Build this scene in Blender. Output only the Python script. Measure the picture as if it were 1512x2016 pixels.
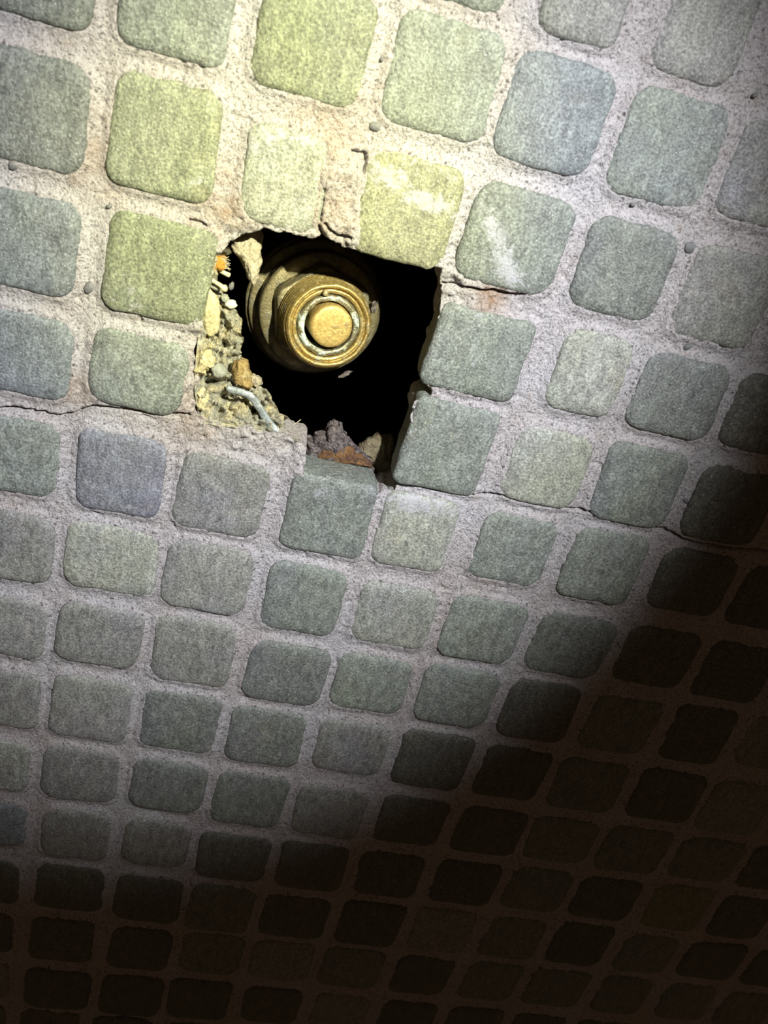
import bpy, math, random
import numpy as np
from mathutils import Vector, Matrix, noise as mnoise

for o in list(bpy.data.objects):
    bpy.data.objects.remove(o)
scene = bpy.context.scene
col = scene.collection

# ------------------------------------------------------------------ camera
PITCH = 0.03                                   # tile spacing, metres
FPX = 1760.0                                   # focal length in pixels of the 1512 x 2016 frame
CAM = np.array([-0.08861468, -0.23264117, 0.12749285])
RGT = np.array([0.96690148, -0.05855495, 0.2483402])
DWN = np.array([0.18927655, -0.488088, -0.85202376])
FWD = np.array([0.17110208, 0.87082801, -0.46084993])
cam_d = bpy.data.cameras.new('camera')
cam = bpy.data.objects.new('camera', cam_d)
col.objects.link(cam)
m = np.eye(4)
m[:3, 0] = RGT; m[:3, 1] = -DWN; m[:3, 2] = -FWD; m[:3, 3] = CAM
cam.matrix_world = Matrix(m.tolist())
cam_d.sensor_fit = 'VERTICAL'
cam_d.sensor_height = 36.0
cam_d.lens = FPX / 2016 * 36.0
cam_d.clip_start = 0.005
cam_d.dof.use_dof = True
cam_d.dof.focus_distance = 0.275
cam_d.dof.aperture_fstop = 22
scene.camera = cam

# ------------------------------------------------------------------ world, torch, exposure
w = bpy.data.worlds.new('world'); scene.world = w
w.use_nodes = True
bg = w.node_tree.nodes['Background']
bg.inputs[0].default_value = (1.0, 0.62, 0.36, 1)
bg.inputs[1].default_value = 0.042

TORCH = CAM + 0.160 * RGT - 0.070 * DWN - 0.140 * FWD        # hand torch held up and right of the lens and behind it


def wall_at(x, y, d=0.0):
    """photo pixel -> point on the plane d metres behind the wall face"""
    r = RGT * ((x - 756) / FPX) + DWN * ((y - 1008) / FPX) + FWD
    t = (d - CAM[1]) / r[1]
    return CAM + r * t


def to_px(p):
    q = np.asarray(p, float) - CAM
    z = q @ FWD
    return np.stack([756 + FPX * (q @ RGT) / z, 1008 + FPX * (q @ DWN) / z], -1)


def spot(name, aim, half, blend, power, color, radius):
    l = bpy.data.lights.new(name, 'SPOT')
    l.energy = power; l.color = color
    l.spot_size = math.radians(2 * half); l.spot_blend = blend
    l.shadow_soft_size = radius
    o = bpy.data.objects.new(name, l); col.objects.link(o)
    o.location = TORCH
    o.rotation_euler = (Vector(aim) - Vector(TORCH)).to_track_quat('-Z', 'Y').to_euler()
    return o


spot('torch_spill', wall_at(590, 630), 19.8, 0.92, 15.8, (0.94, 0.96, 1.0), 0.006)
spot('torch_hotspot', wall_at(565, 355), 10.0, 1.0, 10.2, (1.0, 0.92, 0.10), 0.006)

vs = scene.view_settings
vs.view_transform = 'Standard'; vs.look = 'None'
vs.exposure = 0.0; vs.gamma = 1.0; vs.use_curve_mapping = False


# ------------------------------------------------------------------ numeric helpers
def hash2(ix, iy, seed):
    h = (ix.astype(np.int64) * 374761393 + iy.astype(np.int64) * 668265263 + seed * 974634777) & 0xFFFFFFFF
    h = ((h ^ (h >> 13)) * 1274126177) & 0xFFFFFFFF
    h = ((h ^ (h >> 16)) * 2246822519) & 0xFFFFFFFF
    return ((h ^ (h >> 15)) & 0xFFFFFF) / float(0xFFFFFF)


def vnoise(x, y, seed=0):
    xi = np.floor(x); yi = np.floor(y)
    fx = x - xi; fy = y - yi
    fx = fx * fx * (3 - 2 * fx); fy = fy * fy * (3 - 2 * fy)
    a = hash2(xi, yi, seed); b = hash2(xi + 1, yi, seed)
    c = hash2(xi, yi + 1, seed); d = hash2(xi + 1, yi + 1, seed)
    return (a + (b - a) * fx) * (1 - fy) + (c + (d - c) * fx) * fy - 0.5


def fbm(x, y, scale, octs, seed=0):
    s = 0; a = 1.0; f = 1.0 / scale
    for k in range(octs):
        s = s + a * vnoise(x * f, y * f, seed + k * 17)
        a *= 0.55; f *= 2.03
    return s


def resample(pts, n, closed=False):
    p = np.array(pts, float)
    if closed:
        p = np.vstack([p, p[:1]])
    seg = np.linalg.norm(np.diff(p, axis=0), axis=1)
    s = np.r_[0, np.cumsum(seg)]
    t = np.linspace(0, s[-1], n, endpoint=not closed)
    return np.stack([np.interp(t, s, p[:, k]) for k in range(p.shape[1])], -1)


def inside_poly(px, py, poly):
    ins = np.zeros(px.shape, bool)
    n = len(poly)
    for i in range(n):
        x0, y0 = poly[i]; x1, y1 = poly[(i + 1) % n]
        if y0 == y1:
            continue
        c = ((y0 > py) != (y1 > py)) & (px < (x1 - x0) * (py - y0) / (y1 - y0) + x0)
        ins ^= c
    return ins


def seg_dist(px, py, line):
    """distance to an open polyline"""
    best = np.full(px.shape, 1e9)
    for (x0, y0), (x1, y1) in zip(line[:-1], line[1:]):
        dx, dy = x1 - x0, y1 - y0
        t = np.clip(((px - x0) * dx + (py - y0) * dy) / (dx * dx + dy * dy + 1e-18), 0, 1)
        best = np.minimum(best, np.hypot(px - x0 - t * dx, py - y0 - t * dy))
    return best


def smooth(a, b, x):
    t = np.clip((x - a) / (b - a), 0, 1)
    return t * t * (3 - 2 * t)


def mesh_obj(name, verts, faces, mat, parent=None, shade=True, attrs=None):
    me = bpy.data.meshes.new(name)
    verts = np.asarray(verts, np.float32)
    if isinstance(faces, np.ndarray):
        nf = len(faces)
        me.vertices.add(len(verts)); me.vertices.foreach_set('co', verts.ravel())
        me.loops.add(nf * 4); me.loops.foreach_set('vertex_index', faces.astype(np.int32).ravel())
        me.polygons.add(nf)
        me.polygons.foreach_set('loop_start', np.arange(0, nf * 4, 4, dtype=np.int32))
        me.update(calc_edges=True)
    else:
        me.from_pydata([tuple(v) for v in verts.tolist()], [], faces)
        me.update()
    if shade:
        me.polygons.foreach_set('use_smooth', [True] * len(me.polygons))
    for k, v in (attrs or {}).items():
        at = me.attributes.new(k, 'FLOAT', 'POINT')
        at.data.foreach_set('value', np.asarray(v, np.float32))
    me.materials.append(mat)
    o = bpy.data.objects.new(name, me)
    col.objects.link(o)
    if parent:
        o.parent = parent
    return o


def tag(o, label, cat, group=None):
    o['label'] = label; o['category'] = cat
    if group:
        o['group'] = group
    return o


# ------------------------------------------------------------------ materials
class NT:
    def __init__(self, name):
        self.mat = bpy.data.materials.new(name)
        self.mat.use_nodes = True
        self.t = self.mat.node_tree
        self.b = self.t.nodes['Principled BSDF']

    def n(self, kind, **kw):
        nd = self.t.nodes.new(kind)
        for k, v in kw.items():
            if k.startswith('in_'):
                key = k[3:]
                nd.inputs[int(key) if key.isdigit() else key].default_value = v
            else:
                setattr(nd, k, v)
        return nd

    def l(self, a, b):
        self.t.links.new(a, b)

    def noise(self, vec, scale, detail=4, rough=0.6):
        nd = self.n('ShaderNodeTexNoise')
        nd.inputs['Scale'].default_value = scale
        nd.inputs['Detail'].default_value = detail
        nd.inputs['Roughness'].default_value = rough
        self.l(vec, nd.inputs['Vector'])
        return nd.outputs['Fac']

    def ramp(self, fac, stops):
        r = self.n('ShaderNodeValToRGB')
        el = r.color_ramp.elements
        while len(el) < len(stops):
            el.new(0.5)
        for e, (p, c) in zip(el, stops):
            e.position = p
            e.color = (c, c, c, 1) if isinstance(c, (int, float)) else (*c, 1)
        self.l(fac, r.inputs[0])
        return r.outputs[0]

    def mix(self, fac, a, b, mode='MIX'):
        x = self.n('ShaderNodeMix', data_type='RGBA', blend_type=mode)
        for s, v in ((x.inputs[0], fac), (x.inputs[6], a), (x.inputs[7], b)):
            if isinstance(v, (int, float)):
                s.default_value = v
            elif isinstance(v, tuple):
                s.default_value = (*v, 1)
            else:
                self.l(v, s)
        return x.outputs[2]

    def math(self, op, a, b=0.0, clamp=False):
        x = self.n('ShaderNodeMath', operation=op, use_clamp=clamp)
        for s, v in ((x.inputs[0], a), (x.inputs[1], b)):
            if isinstance(v, (int, float)):
                s.default_value = v
            else:
                self.l(v, s)
        return x.outputs[0]

    def bump(self, h, dist, strength=1.0, prev=None):
        b = self.n('ShaderNodeBump')
        b.inputs['Distance'].default_value = dist
        b.inputs['Strength'].default_value = strength
        self.l(h, b.inputs['Height'])
        if prev is not None:
            self.l(prev, b.inputs['Normal'])
        return b.outputs[0]

    def fin(self, color, rough, normal=None, metal=0.0, spec=0.5):
        b = self.b
        for key, v in (('Base Color', color), ('Roughness', rough), ('Metallic', metal)):
            if isinstance(v, (int, float)):
                b.inputs[key].default_value = v
            elif isinstance(v, tuple):
                b.inputs[key].default_value = (*v, 1)
            else:
                self.l(v, b.inputs[key])
        b.inputs['Specular IOR Level'].default_value = spec
        if normal is not None:
            self.l(normal, b.inputs['Normal'])
        return self.mat


def mat_tile():
    g = NT('tumbled_stone')
    tc = g.n('ShaderNodeTexCoord'); oi = g.n('ShaderNodeObjectInfo')
    off = g.n('ShaderNodeVectorMath', operation='MULTIPLY_ADD')
    g.l(oi.outputs['Random'], off.inputs[0])
    off.inputs[1].default_value = (3.1, 1.7, 2.3)
    g.l(tc.outputs['Object'], off.inputs[2])
    v = off.outputs[0]
    # warp along a slanted cleavage direction
    mp = g.n('ShaderNodeMapping'); g.l(v, mp.inputs[0])
    mp.inputs['Rotation'].default_value = (0, -0.65, 0)
    mp.inputs['Scale'].default_value = (1.0, 1.0, 0.42)
    cloud = g.noise(mp.outputs[0], 60, 5, 0.62)
    fine = g.noise(v, 1500, 3, 0.7)
    mid = g.noise(mp.outputs[0], 480, 4, 0.72)
    base = oi.outputs['Color']
    c = g.mix(g.ramp(cloud, [(0.36, 0.0), (0.70, 0.50)]), base, (0.97, 1.03, 0.78), 'MULTIPLY')
    lav = g.noise(v, 48, 3, 0.6)
    c = g.mix(g.ramp(lav, [(0.50, 0.0), (0.72, 0.65)]), c, (0.95, 0.97, 1.10), 'MULTIPLY')
    c = g.mix(1.0, c, g.ramp(fine, [(0.33, 0.52), (0.50, 0.98), (0.67, 1.55)]), 'MULTIPLY')
    c = g.mix(1.0, c, g.ramp(mid, [(0.32, 0.70), (0.52, 1.0), (0.70, 1.32)]), 'MULTIPLY')
    ochre = g.noise(v, 95, 3, 0.6)
    c = g.mix(g.ramp(ochre, [(0.62, 0.0), (0.80, 0.30)]), c, (1.2, 0.92, 0.5), 'MULTIPLY')
    # mica flecks, their glint painted in as pale dots
    vo = g.n('ShaderNodeTexVoronoi'); vo.inputs['Scale'].default_value = 1050
    g.l(v, vo.inputs['Vector'])
    fl = g.ramp(vo.outputs['Distance'], [(0.10, 1.0), (0.24, 0.0)])
    sel = g.n('ShaderNodeSeparateColor'); g.l(vo.outputs['Color'], sel.inputs[0])
    flk = g.math('MULTIPLY', fl, g.ramp(sel.outputs[0], [(0.60, 0.0), (0.92, 0.75)]))
    c = g.mix(flk, c, (0.60, 0.61, 0.58))
    # cement film and lime bloom, own shape stored per vertex
    at = g.n('ShaderNodeAttribute', attribute_name='film')
    fn = g.noise(v, 420, 6, 0.8)
    film = g.ramp(g.math('ADD', g.math('MULTIPLY', at.outputs['Fac'], 0.72), g.math('MULTIPLY', g.math('SUBTRACT', fn, 0.5), 2.4)),
                  [(0.30, 0.0), (0.62, 0.7)])
    c = g.mix(film, c, (0.46, 0.46, 0.49))
    h = g.math('ADD', g.math('MULTIPLY', fine, 0.6), g.math('MULTIPLY', mid, 0.9))
    nb = g.bump(h, 0.0006, 0.9)
    return g.fin(c, g.ramp(mid, [(0.3, 0.42), (0.7, 0.68)]), nb, spec=0.42)


def mat_grout():
    g = NT('sanded_grout')
    ge = g.n('ShaderNodeNewGeometry'); v = ge.outputs['Position']
    big = g.noise(v, 26, 3, 0.6)
    mid = g.noise(v, 210, 5, 0.7)
    fine = g.noise(v, 1350, 4, 0.72)
    c = g.mix(g.ramp(big, [(0.38, 0.0), (0.66, 1.0)]), (0.535, 0.515, 0.525), (0.50, 0.455, 0.44))
    c = g.mix(1.0, c, g.ramp(fine, [(0.34, 0.28), (0.45, 0.95), (0.64, 1.28)]), 'MULTIPLY')
    c = g.mix(g.ramp(mid, [(0.60, 0.0), (0.74, 0.55)]), c, (0.36, 0.27, 0.20))
    vo = g.n('ShaderNodeTexVoronoi'); vo.inputs['Scale'].default_value = 560
    g.l(v, vo.inputs['Vector'])
    sel = g.n('ShaderNodeSeparateColor'); g.l(vo.outputs['Color'], sel.inputs[0])
    sp = g.math('MULTIPLY', g.ramp(vo.outputs['Distance'], [(0.15, 1.0), (0.32, 0.0)]),
                g.ramp(sel.outputs[1], [(0.78, 0.0), (0.84, 0.8)]))
    c = g.mix(sp, c, (0.10, 0.09, 0.085))
    at = g.n('ShaderNodeAttribute', attribute_name='stain')
    c = g.mix(g.math('MULTIPLY', at.outputs['Fac'], g.ramp(mid, [(0.35, 0.2), (0.6, 1.0)])), c, (0.33, 0.19, 0.09))
    h = g.math('ADD', g.math('MULTIPLY', fine, 0.7), g.math('MULTIPLY', mid, 0.8))
    return g.fin(c, 0.95, g.bump(h, 0.0017, 1.0), spec=0.15)


def mat_rough(name, c0, c1, scale, bump=0.0009, rough=0.92, c2=None, spec=0.2):
    """two-tone crumbly mineral, an optional third tone in patches"""
    g = NT(name)
    tc = g.n('ShaderNodeTexCoord'); v = tc.outputs['Object']
    a = g.noise(v, scale, 5, 0.7); f = g.noise(v, 1000, 4, 0.75)
    c = g.mix(g.ramp(a, [(0.36, 0.0), (0.62, 1.0)]), c0, c1)
    if c2:
        b = g.noise(v, scale * 0.7, 3, 0.6)
        c = g.mix(g.ramp(b, [(0.52, 0.0), (0.62, 1.0)]), c, c2)
    c = g.mix(1.0, c, g.ramp(f, [(0.30, 0.42), (0.5, 0.98), (0.75, 1.4)]), 'MULTIPLY')
    h = g.math('ADD', g.math('MULTIPLY', f, 0.6), a)
    return g.fin(c, rough, g.bump(h, bump, 0.9), spec=spec)


def mat_metal(name, c0, c1, c2, amount, scale=260, rough=(0.32, 0.62), metal=0.85):
    """worn metal: bare c0, tarnish c1, corrosion crust c2"""
    g = NT(name)
    tc = g.n('ShaderNodeTexCoord'); v = tc.outputs['Object']
    a = g.noise(v, scale, 5, 0.7); b = g.noise(v, scale * 0.5, 4, 0.65); f = g.noise(v, 1400, 3, 0.7)
    c = g.mix(g.ramp(a, [(0.40, 0.0), (0.66, 0.85)]), c0, c1)
    crust = g.ramp(b, [(0.62 - amount, 0.0), (0.74 - amount, 1.0)])
    c = g.mix(crust, c, c2)
    c = g.mix(1.0, c, g.ramp(f, [(0.3, 0.6), (0.55, 1.0), (0.75, 1.25)]), 'MULTIPLY')
    mt = g.math('MULTIPLY', g.math('SUBTRACT', 1.0, crust), metal)
    h = g.math('ADD', g.math('MULTIPLY', f, 0.5), g.math('ADD', a, g.math('MULTIPLY', crust, 0.5)))
    return g.fin(c, g.ramp(a, [(0.35, rough[0]), (0.7, rough[1])]), g.bump(h, 0.0003, 0.6), mt, 0.5)


M_TILE = mat_tile()
M_GROUT = mat_grout()
M_MORTAR = mat_rough('broken_mortar', (0.58, 0.54, 0.41), (0.36, 0.36, 0.30), 300, 0.0026, c2=(0.58, 0.51, 0.32))
M_CAVITY_SHADE = mat_rough('cavity_shade', (0.012, 0.011, 0.010), (0.008, 0.007, 0.006), 60)  # near black, so the hollow's shadow is put into the colour
M_CHUNK = mat_rough('mortar_crumb', (0.50, 0.45, 0.34), (0.36, 0.31, 0.23), 240, 0.0014)
M_RUST = mat_rough('rusty_crust', (0.09, 0.07, 0.07), (0.27, 0.23, 0.22), 520, 0.0028)
M_BROWN = mat_rough('rust_brown', (0.28, 0.15, 0.06), (0.11, 0.06, 0.04), 420, 0.0018)
M_OLIVE = mat_rough('olive_mortar', (0.26, 0.23, 0.14), (0.16, 0.12, 0.07), 260, 0.0016)
M_ORANGE = mat_rough('orange_rust', (0.62, 0.33, 0.07), (0.45, 0.21, 0.04), 260, 0.0012)
M_OCHRE = mat_rough('ochre_stone', (0.42, 0.30, 0.13), (0.27, 0.18, 0.07), 360, 0.0014, c2=(0.46, 0.37, 0.20))
M_CAULK = mat_rough('yellow_caulk', (0.60, 0.53, 0.31), (0.52, 0.45, 0.26), 260, 0.0007, 0.75)
M_WHITE = mat_rough('white_pebble', (0.72, 0.70, 0.60), (0.62, 0.60, 0.52), 300, 0.0003, 0.6)
M_GREYP = mat_rough('grey_pebble', (0.22, 0.22, 0.215), (0.15, 0.15, 0.155), 300, 0.0003, 0.6)
M_PALEP = mat_rough('pale_pebble', (0.40, 0.40, 0.34), (0.26, 0.27, 0.23), 260, 0.0005, 0.6)
M_TWIG = mat_rough('pale_root', (0.66, 0.62, 0.42), (0.56, 0.50, 0.32), 400, 0.0004, 0.8)
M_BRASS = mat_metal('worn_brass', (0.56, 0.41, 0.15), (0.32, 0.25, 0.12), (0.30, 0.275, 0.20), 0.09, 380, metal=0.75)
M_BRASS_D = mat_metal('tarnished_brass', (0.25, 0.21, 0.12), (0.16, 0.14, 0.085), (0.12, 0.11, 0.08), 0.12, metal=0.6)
M_VERD = mat_metal('verdigris_sleeve', (0.36, 0.33, 0.22), (0.22, 0.20, 0.15), (0.46, 0.55, 0.53), 0.14, 420)
M_STEM = mat_metal('brass_stem', (0.58, 0.42, 0.16), (0.42, 0.29, 0.10), (0.27, 0.20, 0.10), 0.05, 300, (0.45, 0.68), 0.6)
M_STRIP = mat_metal('corroded_zinc', (0.34, 0.38, 0.40), (0.24, 0.26, 0.27), (0.48, 0.52, 0.53), 0.08, 420, (0.5, 0.7), 0.4)
M_FIBRE = mat_rough('fibre', (0.55, 0.50, 0.36), (0.48, 0.42, 0.30), 300, 0.0002)

# ------------------------------------------------------------------ tile layout
# tile outlines read off the photograph: row, first column, (left, top, right, bottom) in pixels
_ = None
BOX = {}


def row(r, c0, *bs):
    for i, b in enumerate(bs):
        if b:
            BOX[(r, c0 + i)] = b


row(0, 3, (840, _, 1040, 25), (1065, _, 1268, 95), (1283, _, 1510, 173))
row(1, 0, (_, _, 197, 60), (228, _, 468, 133), (494, _, 742, 212), (748, 16, 998, 283), (970, 97, 1213, 349), (1193, 168, 1440, 416), (1408, 235, _, 460))
row(2, 0, (_, 83, 180, 345), (209, 137, 441, 401), (468, 242, 655, 460), (690, 295, 915, 530), (897, 357, 1133, 583), (1118, 425, 1337, 634), (1315, 480, _, 688))
row(3, 0, (_, 362, 160, 586), (200, 415, 425, 642), _, _, (832, 600, 1050, 790), (1073, 648, 1248, 823), (1230, 693, 1440, 868), (1412, 735, _, 903))
row(4, 0, (_, 600, 145, 790), (172, 645, 372, 818), _, _, (778, 780, 983, 978), (983, 838, 1170, 1003), (1157, 870, 1357, 1040), (1337, 915, _, 1075))
row(5, 0, (_, 810, 120, 980), (145, 843, 330, 1020), (340, 890, 533, 1060), (550, 932, 742, 1100), (730, 968, 905, 1127), (922, 1008, 1098, 1155), (1095, 1038, 1280, 1190), (1270, 1078, 1455, 1215), (1430, 1115, _, 1247))
row(6, 0, (_, 995, 110, 1150), (122, 1025, 318, 1175), (315, 1060, 502, 1212), (510, 1105, 685, 1252), (687, 1145, 865, 1280), (860, 1172, 1040, 1308), (1030, 1205, 1215, 1338), (1202, 1230, 1382, 1358), (1360, 1262, _, 1385))
row(7, 0, (_, 1165, 93, 1298), (107, 1185, 283, 1318), (293, 1212, 468, 1355), (475, 1260, 652, 1392), (647, 1285, 815, 1408), (812, 1308, 985, 1433), (975, 1337, 1147, 1463), (1138, 1368, 1305, 1485), (1295, 1387, 1455, 1507), (1440, 1410, _, 1520))
row(8, 0, (_, 1308, 82, 1435), (95, 1328, 262, 1462), (272, 1357, 437, 1485), (440, 1390, 605, 1512), (612, 1415, 770, 1527), (768, 1437, 935, 1557), (930, 1467, 1088, 1577), (1075, 1492, 1240, 1600), (1230, 1513, 1395, 1620), (1367, 1537, _, 1645))
row(9, 0, (_, 1450, 60, 1558), (78, 1468, 238, 1583), (252, 1492, 410, 1602), (412, 1518, 570, 1630), (570, 1545, 727, 1652), (733, 1565, 887, 1668), (885, 1587, 1042, 1687), (1025, 1607, 1183, 1702), (1168, 1625, 1328, 1722), (1312, 1647, 1470, 1738), (1448, _, _, _))
row(10, 0, (_, 1572, 55, 1668), (77, 1592, 220, 1697), (237, 1612, 378, 1710), (382, 1638, 535, 1737), (540, 1655, 690, 1755), (692, 1675, 838, 1770), (842, 1692, 990, 1785), (985, 1705, 1132, 1798), (1118, 1725, 1265, 1812), (1258, 1740, 1408, 1832), (1390, 1762, _, 1850))
row(11, 0, (_, 1688, 42, 1782), (65, 1700, 208, 1797), (220, 1722, 362, 1818), (363, 1740, 505, 1838), (508, 1760, 652, 1848), (657, 1773, 800, 1865), (800, 1787, 940, 1877), (940, 1803, 1078, 1890), (1070, 1815, 1212, 1903), (1205, 1837, 1342, 1918), (1330, 1852, 1475, 1930))
row(12, 1, (55, 1805, 187, 1895), (210, 1823, 342, 1912), (350, 1835, 483, 1920), (487, 1850, 622, 1932), (622, 1865, 760, 1947), (765, 1880, 897, 1960), (900, 1893, 1032, 1972), (1025, 1907, 1165, 1985), (1160, 1920, 1290, 1998), (1285, 1935, 1415, 2010))
row(13, 1, (45, 1905, 182, 1990), (192, 1915, 325, 2005), (325, 1925, 460, 2010))
MISSING = {(3, 2), (3, 3), (4, 2), (4, 3)}


def round_rect(hw, hh, rad, seg=6, edge=6):
    """closed outline, counter-clockwise in (u, v)"""
    pts = []
    cs = [(hw - rad, hh - rad, 0), (-hw + rad, hh - rad, 90), (-hw + rad, -hh + rad, 180), (hw - rad, -hh + rad, 270)]
    for k, (cx, cy, a0) in enumerate(cs):
        arc = [(cx + rad * math.cos(math.radians(a0 + 90 * i / seg)), cy + rad * math.sin(math.radians(a0 + 90 * i / seg))) for i in range(seg + 1)]
        pts += arc
        nx, ny, a1 = cs[(k + 1) % 4]
        nxt = (nx + rad * math.cos(math.radians(a1)), ny + rad * math.sin(math.radians(a1)))
        for i in range(1, edge):
            t = i / edge
            pts.append((arc[-1][0] * (1 - t) + nxt[0] * t, arc[-1][1] * (1 - t) + nxt[1] * t))
    return np.array(pts)


def fit_rect(r, c, box):
    q = np.array([(c - 5) * PITCH, -(r - 5) * PITCH, 0.0125, 0.0125])
    if not box:
        return q
    idx = [k for k in range(4) if box[k] is not None]
    tgt = np.array([box[k] for k in idx], float)

    def proj(q):
        o = round_rect(q[2], q[3], 0.0048)
        p = to_px(np.c_[o[:, 0] + q[0], np.full(len(o), -0.0004), o[:, 1] + q[1]])
        b = np.array([p[:, 0].min(), p[:, 1].min(), p[:, 0].max(), p[:, 1].max()])
        return b[idx]
    for it in range(6):
        b = proj(q)
        J = np.stack([(proj(q + np.eye(4)[k] * 1e-4) - b) / 1e-4 for k in range(4)], -1)
        # damped towards the regular lattice so that cut-off tiles stay square
        lam = 1e2
        q0 = np.array([(c - 5) * PITCH, -(r - 5) * PITCH, 0.0125, 0.0125])
        A = np.vstack([J, lam * np.eye(4)]); e = np.r_[tgt - b, lam * (q0 - q)]
        q = q + np.linalg.lstsq(A, e, rcond=None)[0]
    q[2:] = np.clip(q[2:], 0.0100, 0.0140)
    return q


rng = random.Random(7)
TILES = []
for r in range(-3, 16):
    for c in range(-3, 14):
        if (r, c) in MISSING:
            continue
        px = to_px(np.array([(c - 5) * PITCH, 0, -(r - 5) * PITCH]))
        if not (-700 < px[0] < 2100 and -1200 < px[1] < 2260):
            continue
        q = fit_rect(r, c, BOX.get((r, c)))
        TILES.append(dict(r=r, c=c, u=q[0], v=q[1], hw=q[2], hh=q[3], rad=rng.uniform(0.0040, 0.0056) if (r, c) not in {(3, 4), (4, 4), (5, 3)} else 0.0028))

# ------------------------------------------------------------------ hole outline at the wall face
HOLE_PX = [(447, 488), (463, 467), (490, 463), (523, 453), (545, 457), (580, 463), (610, 470), (637, 466), (660, 478), (690, 488),
           (760, 500), (850, 517), (868, 526), (869, 560), (870, 592), (866, 612), (856, 650), (850, 700), (842, 752), (859, 778),
           (848, 786), (822, 782), (812, 812), (802, 860), (795, 935), (783, 953), (774, 963), (745, 969), (728, 972), (650, 962),
           (606, 952), (598, 925), (606, 902), (598, 880), (577, 863), (560, 857), (535, 852), (490, 843), (440, 838), (402, 833),
           (391, 812), (385, 770), (385, 730), (388, 690), (392, 655), (396, 628), (402, 600), (407, 560), (412, 522), (426, 500)]
hole = resample(HOLE_PX, 420, True)
hn = fbm(hole[:, 0], hole[:, 1], 22, 3, 5)
hm_ = fbm(hole[:, 0], hole[:, 1], 22, 3, 9)
hole = hole + np.stack([hn, hm_], -1) * 12
HOLE = np.array([wall_at(x, y, 0.0)[[0, 2]] for x, y in hole])

CRACKS_PX = [[(-40, 800), (0, 805), (60, 812), (110, 823), (150, 815), (185, 803), (240, 808), (300, 815), (372, 818)],
             [(783, 953), (830, 958), (880, 968), (935, 977), (990, 976), (1050, 990), (1112, 1000), (1160, 1008), (1215, 1022),
              (1290, 1038), (1310, 1042), (1345, 1062), (1380, 1072), (1440, 1080), (1512, 1085), (1580, 1092)],
             [(372, 436), (392, 440), (404, 446)], [(637, 466), (628, 440), (632, 400), (640, 372)], [(640, 440), (668, 462), (688, 472)],
             [(868, 560), (905, 560), (950, 570), (985, 578), (1030, 580)], [(690, 300), (716, 303), (715, 340)]]
CRACKS = [np.array([wall_at(x, y)[[0, 2]] for x, y in resample(c, 60)]) for c in CRACKS_PX]

# ------------------------------------------------------------------ the wall: a raked bed of grout with the hole broken out of it
xs = np.r_[np.arange(-0.27, -0.17, 0.001), np.arange(-0.17, 0.12, 0.0004), np.arange(0.12, 0.31, 0.0009)]
zs = np.r_[np.arange(-0.36, -0.03, 0.0008), np.arange(-0.03, 0.16, 0.0004), np.arange(0.16, 0.24, 0.001)]
NX, NZ = len(xs), len(zs)
X, Z = np.meshgrid(xs, zs)
sd = np.full(X.shape, 0.02)
for t in TILES:
    i0, i1 = np.searchsorted(xs, [t['u'] - 0.02, t['u'] + 0.02])
    j0, j1 = np.searchsorted(zs, [t['v'] - 0.02, t['v'] + 0.02])
    if i1 <= i0 or j1 <= j0:
        continue
    qx = np.abs(X[j0:j1, i0:i1] - t['u']) - (t['hw'] - t['rad'])
    qz = np.abs(Z[j0:j1, i0:i1] - t['v']) - (t['hh'] - t['rad'])
    d = np.hypot(np.maximum(qx, 0), np.maximum(qz, 0)) + np.minimum(np.maximum(qx, qz), 0) - t['rad']
    sd[j0:j1, i0:i1] = np.minimum(sd[j0:j1, i0:i1], d)

hx0, hz0 = HOLE.min(0) - 0.03; hx1, hz1 = HOLE.max(0) + 0.03
near = (X > hx0) & (X < hx1) & (Z > hz0) & (Z < hz1)
hd = np.full(X.shape, 0.05)
closed = np.vstack([HOLE, HOLE[:1]])
hd[near] = seg_dist(X[near], Z[near], closed[::3])
ins = np.zeros(X.shape, bool)
ins[near] = inside_poly(X[near], Z[near], HOLE)

U, V = X, Z
height = -0.0007 + 0.0009 * smooth(0.0024, 0.0000, sd)          # raked joint, creeping up the stones
height += 0.00042 * fbm(U, V, 0.0013, 2, 11) + 0.0006 * fbm(U, V, 0.012, 2, 21)
pits = vnoise(U / 0.0021, V / 0.0021, 61)
height -= 0.0007 * smooth(0.30, 0.46, pits)
# rough, torn ground round the hole; smeared mortar between the two stones above it
rough = smooth(0.012, 0.0, hd)
height += rough * 0.0017 * fbm(U, V, 0.0032, 4, 33)


def blob(x, y, rx):
    p = wall_at(x, y)
    return np.exp(-(((X - p[0]) ** 2 + (Z - p[2]) ** 2) / (rx * 2)))


sm = blob(672, 330, 0.000012) + blob(662, 390, 0.000014) + blob(660, 435, 0.000010)
sm = np.clip(sm, 0, 1)
height += sm * (0.0016 + 0.0018 * fbm(U, V, 0.004, 4, 44))
sm2 = np.clip(blob(480, 862, 0.00003) + blob(560, 880, 0.00002), 0, 1)
height += sm2 * (0.0007 + 0.0014 * fbm(U, V, 0.004, 4, 46))
sm3 = np.clip(blob(930, 590, 0.00002) + blob(895, 565, 0.00001), 0, 1)
height += sm3 * (0.0004 + 0.0016 * fbm(U, V, 0.003, 4, 47))
for k, cr in enumerate(CRACKS):
    lo = cr.min(0) - 0.004; hi = cr.max(0) + 0.004
    sel = (X > lo[0]) & (X < hi[0]) & (Z > lo[1]) & (Z < hi[1])
    wob = 0.0009 * fbm(X[sel], Z[sel], 0.005, 3, 70 + k)
    d = seg_dist(X[sel] + wob, Z[sel] + wob, cr)
    height[sel] -= 0.0024 * smooth(0.00065, 0.0001, d)
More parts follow.
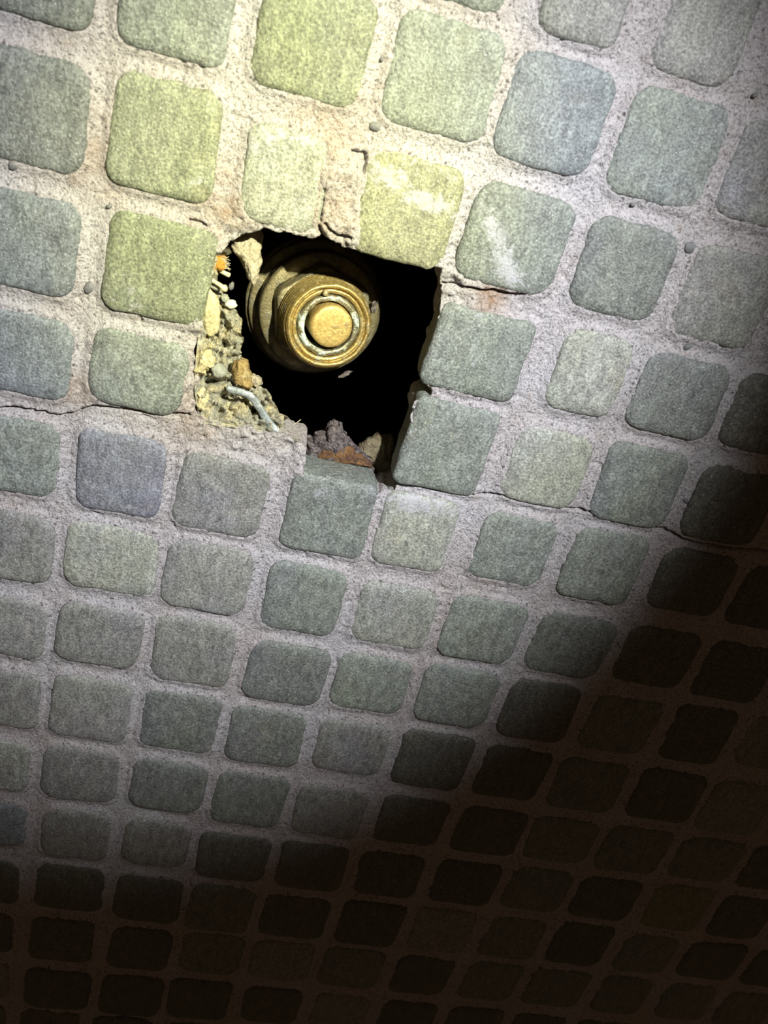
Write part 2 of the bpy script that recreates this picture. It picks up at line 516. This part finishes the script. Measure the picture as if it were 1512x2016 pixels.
stain = np.clip(0.8 * blob(965, 585, 0.000012) + 0.6 * blob(440, 410, 0.00004) + 0.5 * blob(190, 330, 0.00003)
                + 0.55 * blob(150, 770, 0.000014) + 0.4 * blob(380, 820, 0.00003) + 0.5 * blob(640, 250, 0.00004)
                + 0.4 * blob(660, 420, 0.00003), 0, 1)

idx = np.arange(NX * NZ).reshape(NZ, NX)
Fa = np.stack([idx[:-1, :-1], idx[:-1, 1:], idx[1:, 1:], idx[1:, :-1]], -1).reshape(-1, 4)
sdf = sd.ravel(); insf = ins.ravel()
xf, zf, hf = X.ravel().copy(), Z.ravel().copy(), height.ravel()
cx = xf[Fa].mean(1); cz = zf[Fa].mean(1)
finside = np.zeros(len(Fa), bool)
cand = insf[Fa].any(1)
finside[cand] = inside_poly(cx[cand], cz[cand], HOLE)
smf = (sm + sm2).ravel()
under = (sdf[Fa].max(1) < -0.0022) & (smf[Fa].max(1) < 0.2)
keep = ~finside & ~under
kept, gone = Fa[keep], Fa[finside]
onb = np.zeros(NX * NZ, bool); onb[gone.ravel()] = True
tmp = np.zeros(NX * NZ, bool); tmp[Fa[~finside].ravel()] = True
bnd = np.where(onb & tmp)[0]
for i in bnd:                                                     # snap the torn edge onto the outline
    p = np.array([xf[i], zf[i]])
    a = closed[:-1]; b = closed[1:]
    t = np.clip(((p - a) * (b - a)).sum(1) / ((b - a) ** 2).sum(1), 0, 1)
    q = a + (b - a) * t[:, None]
    k = np.argmin(((q - p) ** 2).sum(1))
    xf[i], zf[i] = q[k]
V3 = np.stack([xf, -hf, zf], -1)
# edges between removed and remaining faces are carried back into the wall
Fn = Fa[~finside]


def edge_keys(F):
    e = np.concatenate([F[:, [0, 1]], F[:, [1, 2]], F[:, [2, 3]], F[:, [3, 0]]])
    return e


ge_ = edge_keys(gone); gk = set(map(tuple, np.sort(ge_, 1)[np.isin(ge_, bnd).all(1)].tolist()))
ke_ = edge_keys(Fn); ke_ = ke_[np.isin(ke_, bnd).all(1)]
bedges = [tuple(e) for e in ke_.tolist() if tuple(sorted(e)) in gk]
hc = HOLE.mean(0)
bid = {v: k for k, v in enumerate(bnd.tolist())}
bp = V3[bnd]
dirs = bp[:, [0, 2]] - hc; dirs /= np.linalg.norm(dirs, axis=1)[:, None]
layers = []
base = NX * NZ
extra = []
for li, (dep, push) in enumerate([(0.0018, 0.0004), (0.0045, 0.0010), (0.0085, 0.0006), (0.0125, 0.0006), (0.0165, 0.0010), (0.022, 0.004)]):
    nz_ = fbm(bp[:, 0] + li * 0.0017, bp[:, 2] - li * 0.0011, 0.004, 3, 90)
    off = push + 0.0016 * nz_
    e = bp.copy()
    e[:, 0] += dirs[:, 0] * off; e[:, 2] += dirs[:, 1] * off
    e[:, 1] = dep + 0.0006 * fbm(bp[:, 0], bp[:, 2], 0.003, 2, 95 + li)
    extra.append(e)
allv = np.vstack([V3] + extra)
rimf = []
nb_ = len(bnd)
for a, b in bedges:
    ia, ib = bid[a], bid[b]
    prev = (a, b)
    for li in range(len(extra)):
        cur = (base + li * nb_ + ia, base + li * nb_ + ib)
        rimf.append((prev[1], prev[0], cur[0], cur[1]))
        prev = cur
allf = np.vstack([kept, np.array(rimf)])
used = np.unique(allf)
remap = np.full(len(allv), -1); remap[used] = np.arange(len(used))
stf = np.r_[stain.ravel(), np.full(len(allv) - base, 0.1)]
# faces wound so that normals look out of the wall (towards -Y)
wall = mesh_obj('wall_back', allv[used], remap[allf], M_GROUT, attrs={'stain': stf[used]})
wall['kind'] = 'structure'
wall['label'] = 'wall of small tumbled stone tiles in rough grey grout with a hole broken through'

# dark void behind the wall: a closed stud bay
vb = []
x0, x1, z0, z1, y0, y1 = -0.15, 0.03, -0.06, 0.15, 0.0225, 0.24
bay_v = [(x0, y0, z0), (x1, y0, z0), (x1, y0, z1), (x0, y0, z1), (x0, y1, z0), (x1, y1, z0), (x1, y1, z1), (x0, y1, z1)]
bay = mesh_obj('wall_cavity', bay_v, [(4, 5, 6, 7), (0, 1, 5, 4), (1, 2, 6, 5), (2, 3, 7, 6), (3, 0, 4, 7)], M_CAVITY_SHADE, shade=False)
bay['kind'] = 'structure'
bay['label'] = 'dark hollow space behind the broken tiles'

# ------------------------------------------------------------------ stones
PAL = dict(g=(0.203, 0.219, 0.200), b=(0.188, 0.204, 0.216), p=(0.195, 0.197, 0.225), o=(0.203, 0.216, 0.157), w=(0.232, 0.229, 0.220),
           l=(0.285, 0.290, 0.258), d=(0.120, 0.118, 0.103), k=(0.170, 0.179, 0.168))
KIND = {0: '...gww', 1: 'kgogbgw', 2: 'kolagkw', 3: 'bo..glkd', 4: 'bg..glgd', 5: 'gpwglggdd', 6: 'wlwglgkdd', 7: 'wwwkggdkd', 8: 'wwkkwddkd', 9: 'lwkkwddkkk', 10: 'bwwddddkdo'}  # stones by the hotspot coloured yellower, ones past the beam darker, following the light
PAL['a'] = (0.238, 0.238, 0.165)  # stone in the hotspot, some of the torch's yellow painted into it


def film_for(t, P):
    """cement film / lime bloom shapes, in wall pixels of the photograph"""
    key = (t['r'], t['c'])
    px = to_px(P)
    x, y = px[:, 0], px[:, 1]
    f = np.zeros(len(P))

    def g(cx, cy, sx, sy, ang=0, k=0.75):
        a = math.radians(ang)
        dx = (x - cx) * math.cos(a) + (y - cy) * math.sin(a)
        dy = -(x - cx) * math.sin(a) + (y - cy) * math.cos(a)
        return k * np.exp(-(dx / sx) ** 2 - (dy / sy) ** 2)
    if key == (2, 2):
        f = g(560, 275, 80, 22, 5, .6) + g(500, 300, 18, 40, 0, .5) + g(570, 400, 90, 60, 0, .28)
    elif key == (2, 3):
        f = g(770, 350, 60, 20, 38, .5) + g(850, 400, 55, 18, 25, .55) + 0.30 * smooth(8, -8, (y - 375) - (x - 700) * 0.33)
    elif key == (2, 4):
        f = g(980, 470, 24, 95, -20, .85) + g(1005, 540, 40, 24, 20, .5)
    elif key == (5, 4):
        f = g(822, 992, 85, 22, 10, .95)
    elif key == (3, 4):
        f = g(935, 670, 22, 60, 5, .55)
    elif key == (2, 1):
        f = g(395, 350, 50, 25, -35, .6)
    elif key == (3, 1):
        f = g(262, 590, 30, 40, 20, .5) + g(300, 470, 40, 30, 0, .2)
    elif key == (5, 3):
        f = g(600, 965, 60, 14, 10, .5)
    elif key == (4, 1):
        f = g(350, 700, 20, 60, 0, .5)
    elif key == (3, 5):
        f = g(1095, 690, 22, 40, 20, .45)
    elif key == (5, 5):
        f = g(960, 1040, 40, 30, 0, .35)
    return f


EDGE = {(2, 2), (2, 3), (3, 1), (3, 4), (4, 1), (4, 4), (5, 3), (5, 2), (5, 4), (2, 4)}
for t in TILES:
    r, c = t['r'], t['c']
    big = r <= 6
    seg, edge = (7, 9) if big else (5, 4)
    o = round_rect(t['hw'], t['hh'], t['rad'], seg, edge)
    n = len(o)
    sx_, sy_ = rng.uniform(0, 50), rng.uniform(0, 50)
    amp = 0.00042
    nrm = o / np.linalg.norm(o, axis=1)[:, None]
    wob = np.array([mnoise.noise(Vector((p[0] * 190 + sx_, p[1] * 190 + sy_, 0))) + 0.5 * mnoise.noise(Vector((p[0] * 620 + sx_, p[1] * 620, 3))) for p in o])
    # slight skew of the tumbled stones
    sk = rng.uniform(-0.035, 0.035); ta = rng.uniform(-0.02, 0.02)
    o = o + nrm * (wob * amp)[:, None]
    o = np.stack([o[:, 0] * (1 + ta * o[:, 1] / t['hh']) + sk * o[:, 1], o[:, 1] * (1 + 0.02 * rng.uniform(-1, 1) * 0) + 0 * o[:, 0]], -1)
    back = 0.0115 if (r, c) in EDGE else 0.004
    if (r, c) == (5, 3):
        back = 0.0145
    tilt_x, tilt_y = rng.uniform(-0.018, 0.018), rng.uniform(-0.018, 0.018)
    lift = rng.uniform(0.0, 0.0004)
    prof = [(1.0 / 1, back, 0.0006), (1.0, back * 0.5, 0.0), (1.0, 0.0004, 0.0), (1.0, -0.0002, 0.0002), (1.0, -0.0006, 0.0007), (1.0, -0.00085, 0.0014), (1.0, -0.0010, 0.0024)]
    inset_fr = [0.72, 0.55, 0.38, 0.2] if not big else [0.74, 0.66, 0.57, 0.48, 0.39, 0.30, 0.2, 0.1]
    verts = []; scale_h = min(t['hw'], t['hh'])
    for (_s, dep, ins_) in prof:
        s = 1 - ins_ / scale_h
        verts.append(np.c_[o[:, 0] * s, np.full(n, dep), o[:, 1] * s])
    for fr in inset_fr:
        verts.append(np.c_[o[:, 0] * fr, np.full(n, -0.0010 - 0.00025 * (1 - fr)), o[:, 1] * fr])
    verts.append(np.array([[0, -0.00125, 0]]))
    P = np.vstack(verts)
    front = P[:, 1] < 0.001
    jit = np.array([mnoise.noise(Vector((p[0] * 160 + sx_, p[2] * 160 + sy_, 7))) + 0.6 * mnoise.noise(Vector((p[0] * 420 + sx_, p[2] * 420, 9))) for p in P])
    P[:, 1] += np.where(front, jit * 0.00022 - lift + tilt_x * P[:, 0] + tilt_y * P[:, 2], 0)
    rings = len(prof) + len(inset_fr)
    faces = []
    for k in range(rings - 1):
        a, b = k * n, (k + 1) * n
        for i in range(n):
            j = (i + 1) % n
            faces.append((a + i, b + i, b + j, a + j))
    a = (rings - 1) * n
    for i in range(n):
        faces.append((a + i, rings * n, a + (i + 1) % n))
    Pw = P + np.array([t['u'], 0, t['v']])
    ob = mesh_obj('tile', P, faces, M_TILE, wall, attrs={'film': film_for(t, Pw)})
    ob.location = (t['u'], 0, t['v'])
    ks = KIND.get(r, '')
    ch = ks[c] if 0 <= c < len(ks) and ks[c] != '.' else rng.choice('gggwwwkkkddb' if r < 9 else 'kkdddddw')  # lower rows draw darker stones, painting in the shade beyond the beam
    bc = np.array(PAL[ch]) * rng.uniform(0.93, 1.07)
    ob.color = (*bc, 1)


# ------------------------------------------------------------------ small builders
def lump(name, px_outline, depth, thick, mat, parent=None, seed=0, rough=0.0006, rings=7, tilt=(0.0, 0.0), n=64, front=0.5):
    """solid crumb: an outline at its own depth, swollen front and back, broken by noise; tilt = depth change per pixel"""
    pts = resample(px_outline, n, True)
    cpx = pts.mean(0)
    W = np.array([wall_at(x, y, depth + tilt[0] * (x - cpx[0]) + tilt[1] * (y - cpx[1])) for x, y in pts])
    cen = W.mean(0)
    L = W - cen
    verts = []
    for s in (-1, 1):
        for k in range(rings):
            a = k / rings
            sc = math.cos(a * math.pi / 2) ** 0.55
            yy = s * thick * (front if s < 0 else 1 - front) * math.sin(a * math.pi / 2)
            if s == 1 and k == 0:
                continue
            q = L * sc; q = q + np.array([0, yy, 0])
            verts.append(q)
    verts = verts[:rings][::-1] + verts[rings:]           # front pole ... rim ... back pole
    P = np.vstack([[[0, -thick * front, 0]]] + verts + [[[0, thick * (1 - front), 0]]])
    for i, p in enumerate(P):
        v = Vector((p[0], p[1], p[2])) * 420 + Vector((seed * 3.7, seed * 1.3, seed))
        d = Vector((mnoise.noise(v), mnoise.noise(v + Vector((9, 0, 0))), mnoise.noise(v + Vector((0, 9, 0)))))
        v2 = v * 2.7
        d += 0.5 * Vector((mnoise.noise(v2), mnoise.noise(v2 + Vector((9, 0, 0))), mnoise.noise(v2 + Vector((0, 9, 0)))))
        P[i] = p + np.array(d) * rough
    R_ = len(verts)
    F = []
    for i in range(n):
        F.append((0, 1 + (i + 1) % n, 1 + i))
    for k in range(R_ - 1):
        a, b = 1 + k * n, 1 + (k + 1) * n
        for i in range(n):
            j = (i + 1) % n
            F.append((a + i, a + j, b + j, b + i))
    a = 1 + (R_ - 1) * n; e = len(P) - 1
    for i in range(n):
        F.append((a + i, a + (i + 1) % n, e))
    ob = mesh_obj(name, P, F, mat, parent)
    ob.location = cen
    return ob


def oval(cx, cy, rx, ry, ang=0, n=14, wob=0.12, seed=0):
    rr = random.Random(seed)
    ca, sa = math.cos(math.radians(ang)), math.sin(math.radians(ang))
    out = []
    for i in range(n):
        a = 2 * math.pi * i / n
        k = 1 + rr.uniform(-wob, wob)
        x, y = rx * math.cos(a) * k, ry * math.sin(a) * k
        out.append((cx + x * ca - y * sa, cy + x * sa + y * ca))
    return out


def tube(name, pts, radii, mat, parent=None, n=10, flat=1.0, rough=0.0, seed=0, ax=None):
    P = [Vector(p) for p in pts]
    cen = P[0].copy()
    verts = []; faces = []
    up = Vector(ax) if ax is not None else Vector((0, -1, 0))
    for k, p in enumerate(P):
        t = (P[min(k + 1, len(P) - 1)] - P[max(k - 1, 0)]).normalized()
        s = t.cross(up).normalized(); u = s.cross(t).normalized()
        for i in range(n):
            a = 2 * math.pi * (i + 0.5) / n
            v = p + (s * math.cos(a) + u * (math.sin(a) * flat)) * radii[k]
            if rough:
                q = v * 700 + Vector((seed, 0, 0))
                v = v + Vector((mnoise.noise(q), mnoise.noise(q + Vector((5, 0, 0))), mnoise.noise(q + Vector((0, 5, 0))))) * rough
            verts.append(tuple(v - cen))
    for k in range(len(P) - 1):
        for i in range(n):
            j = (i + 1) % n
            faces.append((k * n + i, k * n + j, (k + 1) * n + j, (k + 1) * n + i))
    faces.append(tuple(range(n))[::-1])
    faces.append(tuple((len(P) - 1) * n + i for i in range(n)))
    o = mesh_obj(name, verts, faces, mat, parent)
    o.location = cen
    return o


def smooth_path(px, depths, n):
    p = np.c_[np.array(px, float), np.array(depths, float)]
    q = resample(p * [1, 1, 1e4], n) / [1, 1, 1e4]
    for _k in range(2):
        q[1:-1] = (q[:-2] + 2 * q[1:-1] + q[2:]) / 4
    return [wall_at(x, y, d) for x, y, d in q]


# ------------------------------------------------------------------ torn mortar bed on the left of the hole
OUT = [(450, 486), (428, 498), (413, 520), (407, 556), (402, 598), (396, 628), (391, 655), (387, 690), (383, 730), (383, 770), (389, 812),
       (400, 834), (440, 840), (490, 845), (535, 854), (562, 860), (580, 868)]
INN = [(456, 497), (440, 505), (432, 525), (432, 556), (442, 592), (458, 610), (474, 622), (481, 645), (478, 668), (474, 692), (478, 714), (495, 736),
       (512, 758), (532, 778), (544, 800), (551, 812), (562, 816), (560, 836), (557, 850), (570, 858), (590, 870)]
NA, NB = 150, 44
oo = resample(OUT, NA); ii = resample(INN, NA)
ii = ii + np.stack([fbm(ii[:, 0], ii[:, 1], 16, 3, 301), fbm(ii[:, 0], ii[:, 1], 16, 3, 302)], -1) * 10
mv = []
for k in range(NB):
    t = min(1.0, k / (NB - 8)); extra_d = max(0, k - (NB - 8))
    pp = oo * (1 - t) + ii * t
    nz1 = fbm(pp[:, 0], pp[:, 1], 30, 4, 310); nz2 = fbm(pp[:, 0], pp[:, 1], 9, 3, 320)
    dep = 0.0004 + 0.0062 * t ** 0.8 + (0.0066 * nz1 + 0.0042 * nz2) * min(1, 4 * t)
    dep = np.maximum(dep, -0.0002)
    for qx, qy, sx, sy, qd in ((425, 752, 22, 7, .007), (452, 782, 24, 6, .005), (500, 812, 7, 16, .004), (395, 808, 6, 12, .003), (470, 700, 8, 6, .003), (410, 690, 6, 8, .003)):
        dep = dep + qd * np.exp(-((pp[:, 0] - qx) / sx) ** 2 - ((pp[:, 1] - qy) / sy) ** 2)
    if extra_d:
        dep = dep + extra_d * 0.0016
        pp = pp + (oo - ii) * 0.05 * extra_d
    mv.append(np.array([wall_at(x, y, d) for (x, y), d in zip(pp, dep)]))
mv = np.vstack(mv)
gi = np.arange(NA * NB).reshape(NB, NA)
mf = np.stack([gi[:-1, :-1], gi[:-1, 1:], gi[1:, 1:], gi[1:, :-1]], -1).reshape(-1, 4)
mo = mesh_obj('broken_mortar', mv, mf, M_MORTAR, wall)
mo['label'] = 'torn crumbly yellowish mortar edge'

# pebbles bedded in the joints
for k, (x, y, rx, ry, an) in enumerate([(175, 566, 9, 13, 20), (1358, 487, 11, 13, 35), (1354, 682, 10, 6, -20), (1245, 403, 6, 4, 20), (752, 117, 4, 5, 0),
                                        (27, 325, 11, 9, 10), (738, 249, 12, 10, 30), (1485, 188, 7, 5, -30), (1350, 985, 7, 6, 40), (215, 406, 6, 5, 0),
                                        (1487, 243, 6, 4, 0)]):
    lump('pebble', oval(x, y, rx, ry, an, seed=k), 0.0005, 0.0016, M_GREYP, wall, seed=k, rough=0.00012, rings=4, n=24)

# ------------------------------------------------------------------ brass valve end inside the hole
f0 = wall_at(648, 643, 0.0150)
f1 = wall_at(619, 602, 0.0380)
axis = Vector(f1 - f0)
AL = axis.length; axis.normalize()
zf0 = float((f0 - CAM) @ FWD); zf1 = float((f1 - CAM) @ FWD)


def px_r(px, s):
    """radius in metres of a circle px wide, s metres behind the front rim"""
    z = zf0 + (zf1 - zf0) * s / AL
    return px * z / FPX


valve = bpy.data.objects.new('valve_body', None); col.objects.link(valve)
valve.location = f0
valve.rotation_euler = axis.to_track_quat('Z', 'Y').to_euler()
valve.empty_display_size = 0.01
tag(valve, 'round threaded brass valve end with verdigris ring inside the dark hole', 'valve')


def lathe(name, prof, mat, n=96, dent=0.0, seed=0, parent=valve, hexa=None):
    """prof: (s along axis, radius px) pairs, swept round local Z"""
    verts = []; faces = []
    for k, (s, rp) in enumerate(prof):
        s = s * 0.001
        rr = px_r(rp, s)
        for i in range(n):
            a = 2 * math.pi * i / n
            q = rr
            if hexa:
                m_ = (a - hexa) % (math.pi / 3) - math.pi / 6
                q = min(rr, rr * 0.90 / math.cos(m_))
            p = Vector((q * math.cos(a), q * math.sin(a), s))
            if dent:
                v = p * 380 + Vector((seed, seed * 2, 0))
                d = mnoise.noise(v) + 0.5 * mnoise.noise(v * 2.6)
                p = Vector((p.x * (1 + d * dent / max(q, 1e-4)), p.y * (1 + d * dent / max(q, 1e-4)), p.z + dent * 0.7 * mnoise.noise(v + Vector((7, 7, 7)))))
            verts.append(tuple(p))
    for k in range(len(prof) - 1):
        for i in range(n):
            j = (i + 1) % n
            faces.append((k * n + i, (k + 1) * n + i, (k + 1) * n + j, k * n + j))
    o = mesh_obj(name, verts, faces, mat, parent)
    return o


def subdiv(prof, k=3):
    out = []
    for a, b in zip(prof[:-1], prof[1:]):
        for i in range(k):
            t = i / k
            out.append((a[0] + (b[0] - a[0]) * t, a[1] + (b[1] - a[1]) * t))
    return out + [prof[-1]]


stem = lathe('stem', subdiv([(-1.6, 0.01), (-1.65, 15), (-1.6, 30), (-1.5, 38), (-1.2, 41.2), (-0.8, 42.2), (6, 42.2), (9, 42)], 2), M_STEM, dent=0.00010, seed=3)
stem.location = valve.rotation_euler.to_matrix().inverted() @ Vector(wall_at(651, 641, 0.015) - wall_at(648, 643, 0.015))
stem['label'] = 'flat golden brass stem end'
sleeve = lathe('sleeve', subdiv([(10, 48.5), (1.0, 48.5), (0.4, 49.5), (0.2, 51.5), (0.15, 57), (0.5, 60.5), (1.2, 62), (8, 62)], 3), M_VERD, dent=0.00022, seed=9)
sleeve['label'] = 'whitish blue corroded ring'
collar = [(9, 62.8), (1.6, 63), (0.9, 64.2), (0.6, 66), (0.5, 71.5), (1.2, 72.5), (1.3, 74.5), (0.3, 75.6), (0.0, 77.5), (0.0, 81), (0.3, 83), (0.8, 84.5)]
lathe('collar', subdiv(collar, 2) , M_BRASS, dent=0.00014, seed=5)
thr = [(0.6, 84.5)]
for k in range(5):
    s = 1.0 + k * 1.4
    thr += [(s, 83.6 + 0.7 * k), (s + 0.4, 88.2 + 0.7 * k), (s + 0.65, 88.2 + 0.7 * k), (s + 1.05, 82.4 + 0.7 * k)]
thr += [(7.8, 86), (8.6, 86)]
lathe('thread', thr, M_BRASS, dent=0.00006, seed=6)
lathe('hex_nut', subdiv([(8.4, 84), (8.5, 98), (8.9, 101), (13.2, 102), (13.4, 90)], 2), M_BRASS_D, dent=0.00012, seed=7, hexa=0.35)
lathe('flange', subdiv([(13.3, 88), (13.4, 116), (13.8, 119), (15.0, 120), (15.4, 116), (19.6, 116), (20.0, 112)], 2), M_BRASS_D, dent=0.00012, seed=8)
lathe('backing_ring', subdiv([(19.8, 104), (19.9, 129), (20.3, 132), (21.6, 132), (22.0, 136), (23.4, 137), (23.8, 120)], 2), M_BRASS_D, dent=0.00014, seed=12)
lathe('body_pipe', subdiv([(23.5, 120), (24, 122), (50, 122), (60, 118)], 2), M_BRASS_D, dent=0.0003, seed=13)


def on_front(px, py, d):
    """a photo pixel brought into the valve's own space at depth d"""
    inv = Matrix.LocRotScale(valve.location, valve.rotation_euler, None).inverted()
    return inv @ Vector(wall_at(px, py, d))


def local_tube(name, pts, radii, mat, **kw):
    o = tube(name, pts, radii, mat, valve, **kw)
    return o


pa = on_front(640.5, 569, 0.0152); pb = on_front(641, 583, 0.0150)
local_tube('locating_tab', [pa, pa.lerp(pb, 0.25), pa.lerp(pb, 0.7), pb], [0.0004, 0.0008, 0.0009, 0.0006], M_BRASS, n=10, ax=(0, 0, -1))
for k, pts in enumerate([[(670, 735), (680, 731), (695, 731), (690, 737), (678, 742), (667, 744)],
                         [(734, 596), (741, 592), (742, 607), (737, 618), (731, 612)]]):
    fl = lump('rust_flake', pts, 0.0285, 0.0012, M_RUST, None, seed=40 + k, rough=0.0005, rings=4, n=28)
    fl.parent = valve
    fl.matrix_parent_inverse = Matrix.LocRotScale(valve.location, valve.rotation_euler, None).inverted()

# ------------------------------------------------------------------ loose things lodged in the broken edge
tag(lump('mortar_chunk', [(452, 484), (458, 462), (480, 446), (512, 444), (518, 470), (516, 500), (515, 522), (511, 540), (501, 563), (490, 546), (480, 526), (471, 510)],
         0.0105, 0.006, M_CHUNK, seed=2, rough=0.0007, tilt=(0.0, -0.00002)),
    'pointed tan mortar chunk hanging at the top corner of the hole', 'mortar chunk')
tag(lump('mortar_chunk', [(604, 905), (600, 880), (597, 864), (612, 868), (622, 851), (638, 846), (650, 832), (662, 828), (671, 835), (678, 850),
                          (694, 869), (704, 880), (715, 894), (731, 910), (738, 928), (700, 925), (650, 915)],
         0.0150, 0.006, M_RUST, seed=5, rough=0.0013, n=160, rings=12),
    'peaked grey and rust brown mortar chunk standing on the tile edge below the valve', 'mortar chunk')
peak = bpy.data.objects['mortar_chunk.001']
rc = lump('rust_crust', [(624, 900), (634, 884), (648, 885), (660, 891), (674, 879), (692, 880), (706, 892), (728, 906), (736, 920), (700, 914), (660, 908)],
          0.0128, 0.0030, M_BROWN, None, seed=6, rough=0.0007, n=60)
rc.parent = peak
rc.location = rc.location - peak.location
rc['label'] = 'orange brown rust along the foot'
tag(lump('mortar_chunk', [(703, 884), (712, 868), (735, 856), (758, 856), (776, 856), (780, 890), (778, 930), (760, 960), (744, 955), (738, 930), (722, 905)],
         0.0190, 0.006, M_OLIVE, seed=8, rough=0.0011, n=90),
    'olive brown mortar chunk in the bottom corner beside the rusty peak', 'mortar chunk')
tag(lump('rust_clump', [(414, 520), (424, 505), (440, 502), (448, 510), (447, 525), (440, 532), (424, 531), (415, 534)],
         0.0035, 0.004, M_ORANGE, seed=11, rough=0.0006),
    'orange fibrous rust clump beside the broken tile edge', 'rust clump')
tag(lump('caulk_bead', [(406, 568), (414, 566), (426, 582), (433, 606), (434, 632), (428, 655), (416, 664), (403, 655), (400, 625), (402, 595)],
         0.0024, 0.0034, M_CAULK, seed=13, rough=0.0004),
    'smooth pale yellow caulk bead along the edge of the tile', 'caulk')
tag(lump('caulk_crumb', [(392, 708), (402, 694), (418, 692), (422, 708), (412, 726), (404, 742), (388, 742), (384, 726)], 0.0014, 0.0032, M_CAULK, seed=15, rough=0.0011),
    'crumpled yellow caulk crumb with a reddish tip', 'caulk')
tag(lump('caulk_crumb', [(388, 772), (400, 764), (408, 778), (407, 802), (398, 812), (388, 804)], 0.0016, 0.0028, M_CAULK, seed=16, rough=0.0008),
    'rounded dull yellow caulk crumb low on the grout edge', 'caulk')
tag(lump('stone', [(460, 716), (472, 706), (486, 712), (495, 734), (497, 758), (485, 764), (466, 754), (456, 738)], 0.0050, 0.007, M_OCHRE, seed=18, rough=0.0006),
    'pitted ochre brown stone in the torn mortar', 'stone')
tag(lump('stone', oval(505, 748, 14, 9, 40, seed=4), 0.0065, 0.004, M_CHUNK, seed=19, rough=0.0005),
    'small tan stone next to the ochre stone', 'stone')
tag(lump('stone', oval(431, 729, 17, 13, 10, seed=5), 0.0022, 0.005, M_PALEP, seed=20, rough=0.00025, rings=6),
    'round pale grey stone overhanging a black gap', 'stone')
for x, y, rx, ry, an, mat, lab, d in [
        (455, 599, 11, 9, 10, M_WHITE, 'bright white angular pebble resting on the mortar', 0.0050),
        (443, 587, 9, 7, 20, M_PALEP, 'greyish round pebble touching the bright white pebble', 0.0058),
        (422, 565, 13, 5, 25, M_PALEP, 'flat pale pebble under the roots', 0.0050),
        (456, 563, 5, 9, 15, M_GREYP, 'upright grey pebble beside the roots', 0.0080)]:
    tag(lump('pebble', oval(x, y, rx, ry, an, seed=int(x)), d, 0.0022, mat, seed=int(x), rough=0.0002, rings=5, n=30), lab, 'pebble')
tag(tube('root_piece', smooth_path([(411, 546), (424, 556), (436, 563), (446, 571)], [0.0030, 0.0028, 0.0032, 0.0036], 12), [0.0006] * 9 + [0.0009, 0.0010, 0.0006], M_TWIG, n=8, rough=0.0002),
    'pale forked root piece with a knobbed end', 'root')
tag(tube('root_piece', smooth_path([(434, 533), (441, 537), (452, 542)], [0.0036, 0.0036, 0.0040], 8), [0.0006] * 8, M_TWIG, n=8, rough=0.0001, seed=4),
    'short pale straight root piece under the orange clump', 'root')
strip = smooth_path([(447, 764), (460, 768), (478, 773), (490, 777), (503, 790), (513, 806), (524, 824), (535, 838), (548, 850)],
                    [0.0012, 0.0010, 0.0010, 0.0012, 0.0016, 0.0020, 0.0026, 0.0026, 0.0024], 40)
so = tube('metal_strip', strip, [0.00105] * 12 + [0.0011] * 14 + [0.00115] * 8 + list(np.linspace(0.0011, 0.0006, 6)), M_STRIP, n=12, flat=0.6, rough=0.00022)
tag(so, 'bent corroded blue grey metal strip lying across the torn mortar', 'metal strip')
# fine fibres on the rust clump and by the bottom edge
rr = random.Random(3)
clump = [o for o in bpy.data.objects if o.name == 'rust_clump'][0]
for k in range(22):
    x = 438 + rr.uniform(-4, 7); y = 505 + k * 1.15
    a = smooth_path([(x, y), (x + 5, y + rr.uniform(-2, 3)), (x + 10, y + rr.uniform(-1, 6))], [0.0020, 0.0018, 0.0024], 6)
    fb = tube('fibre', a, [0.00006] * 6, M_FIBRE, None, n=5)
    fb.parent = clump
    fb.matrix_parent_inverse = Matrix.Translation(clump.location).inverted()
tag(tube('fibre', smooth_path([(562, 840), (575, 837), (585, 832), (592, 826)], [0.012, 0.012, 0.013, 0.014], 10), [0.00013] * 10, M_FIBRE, n=5),
    'single fine pale fibre sticking into the dark hole', 'fibre')
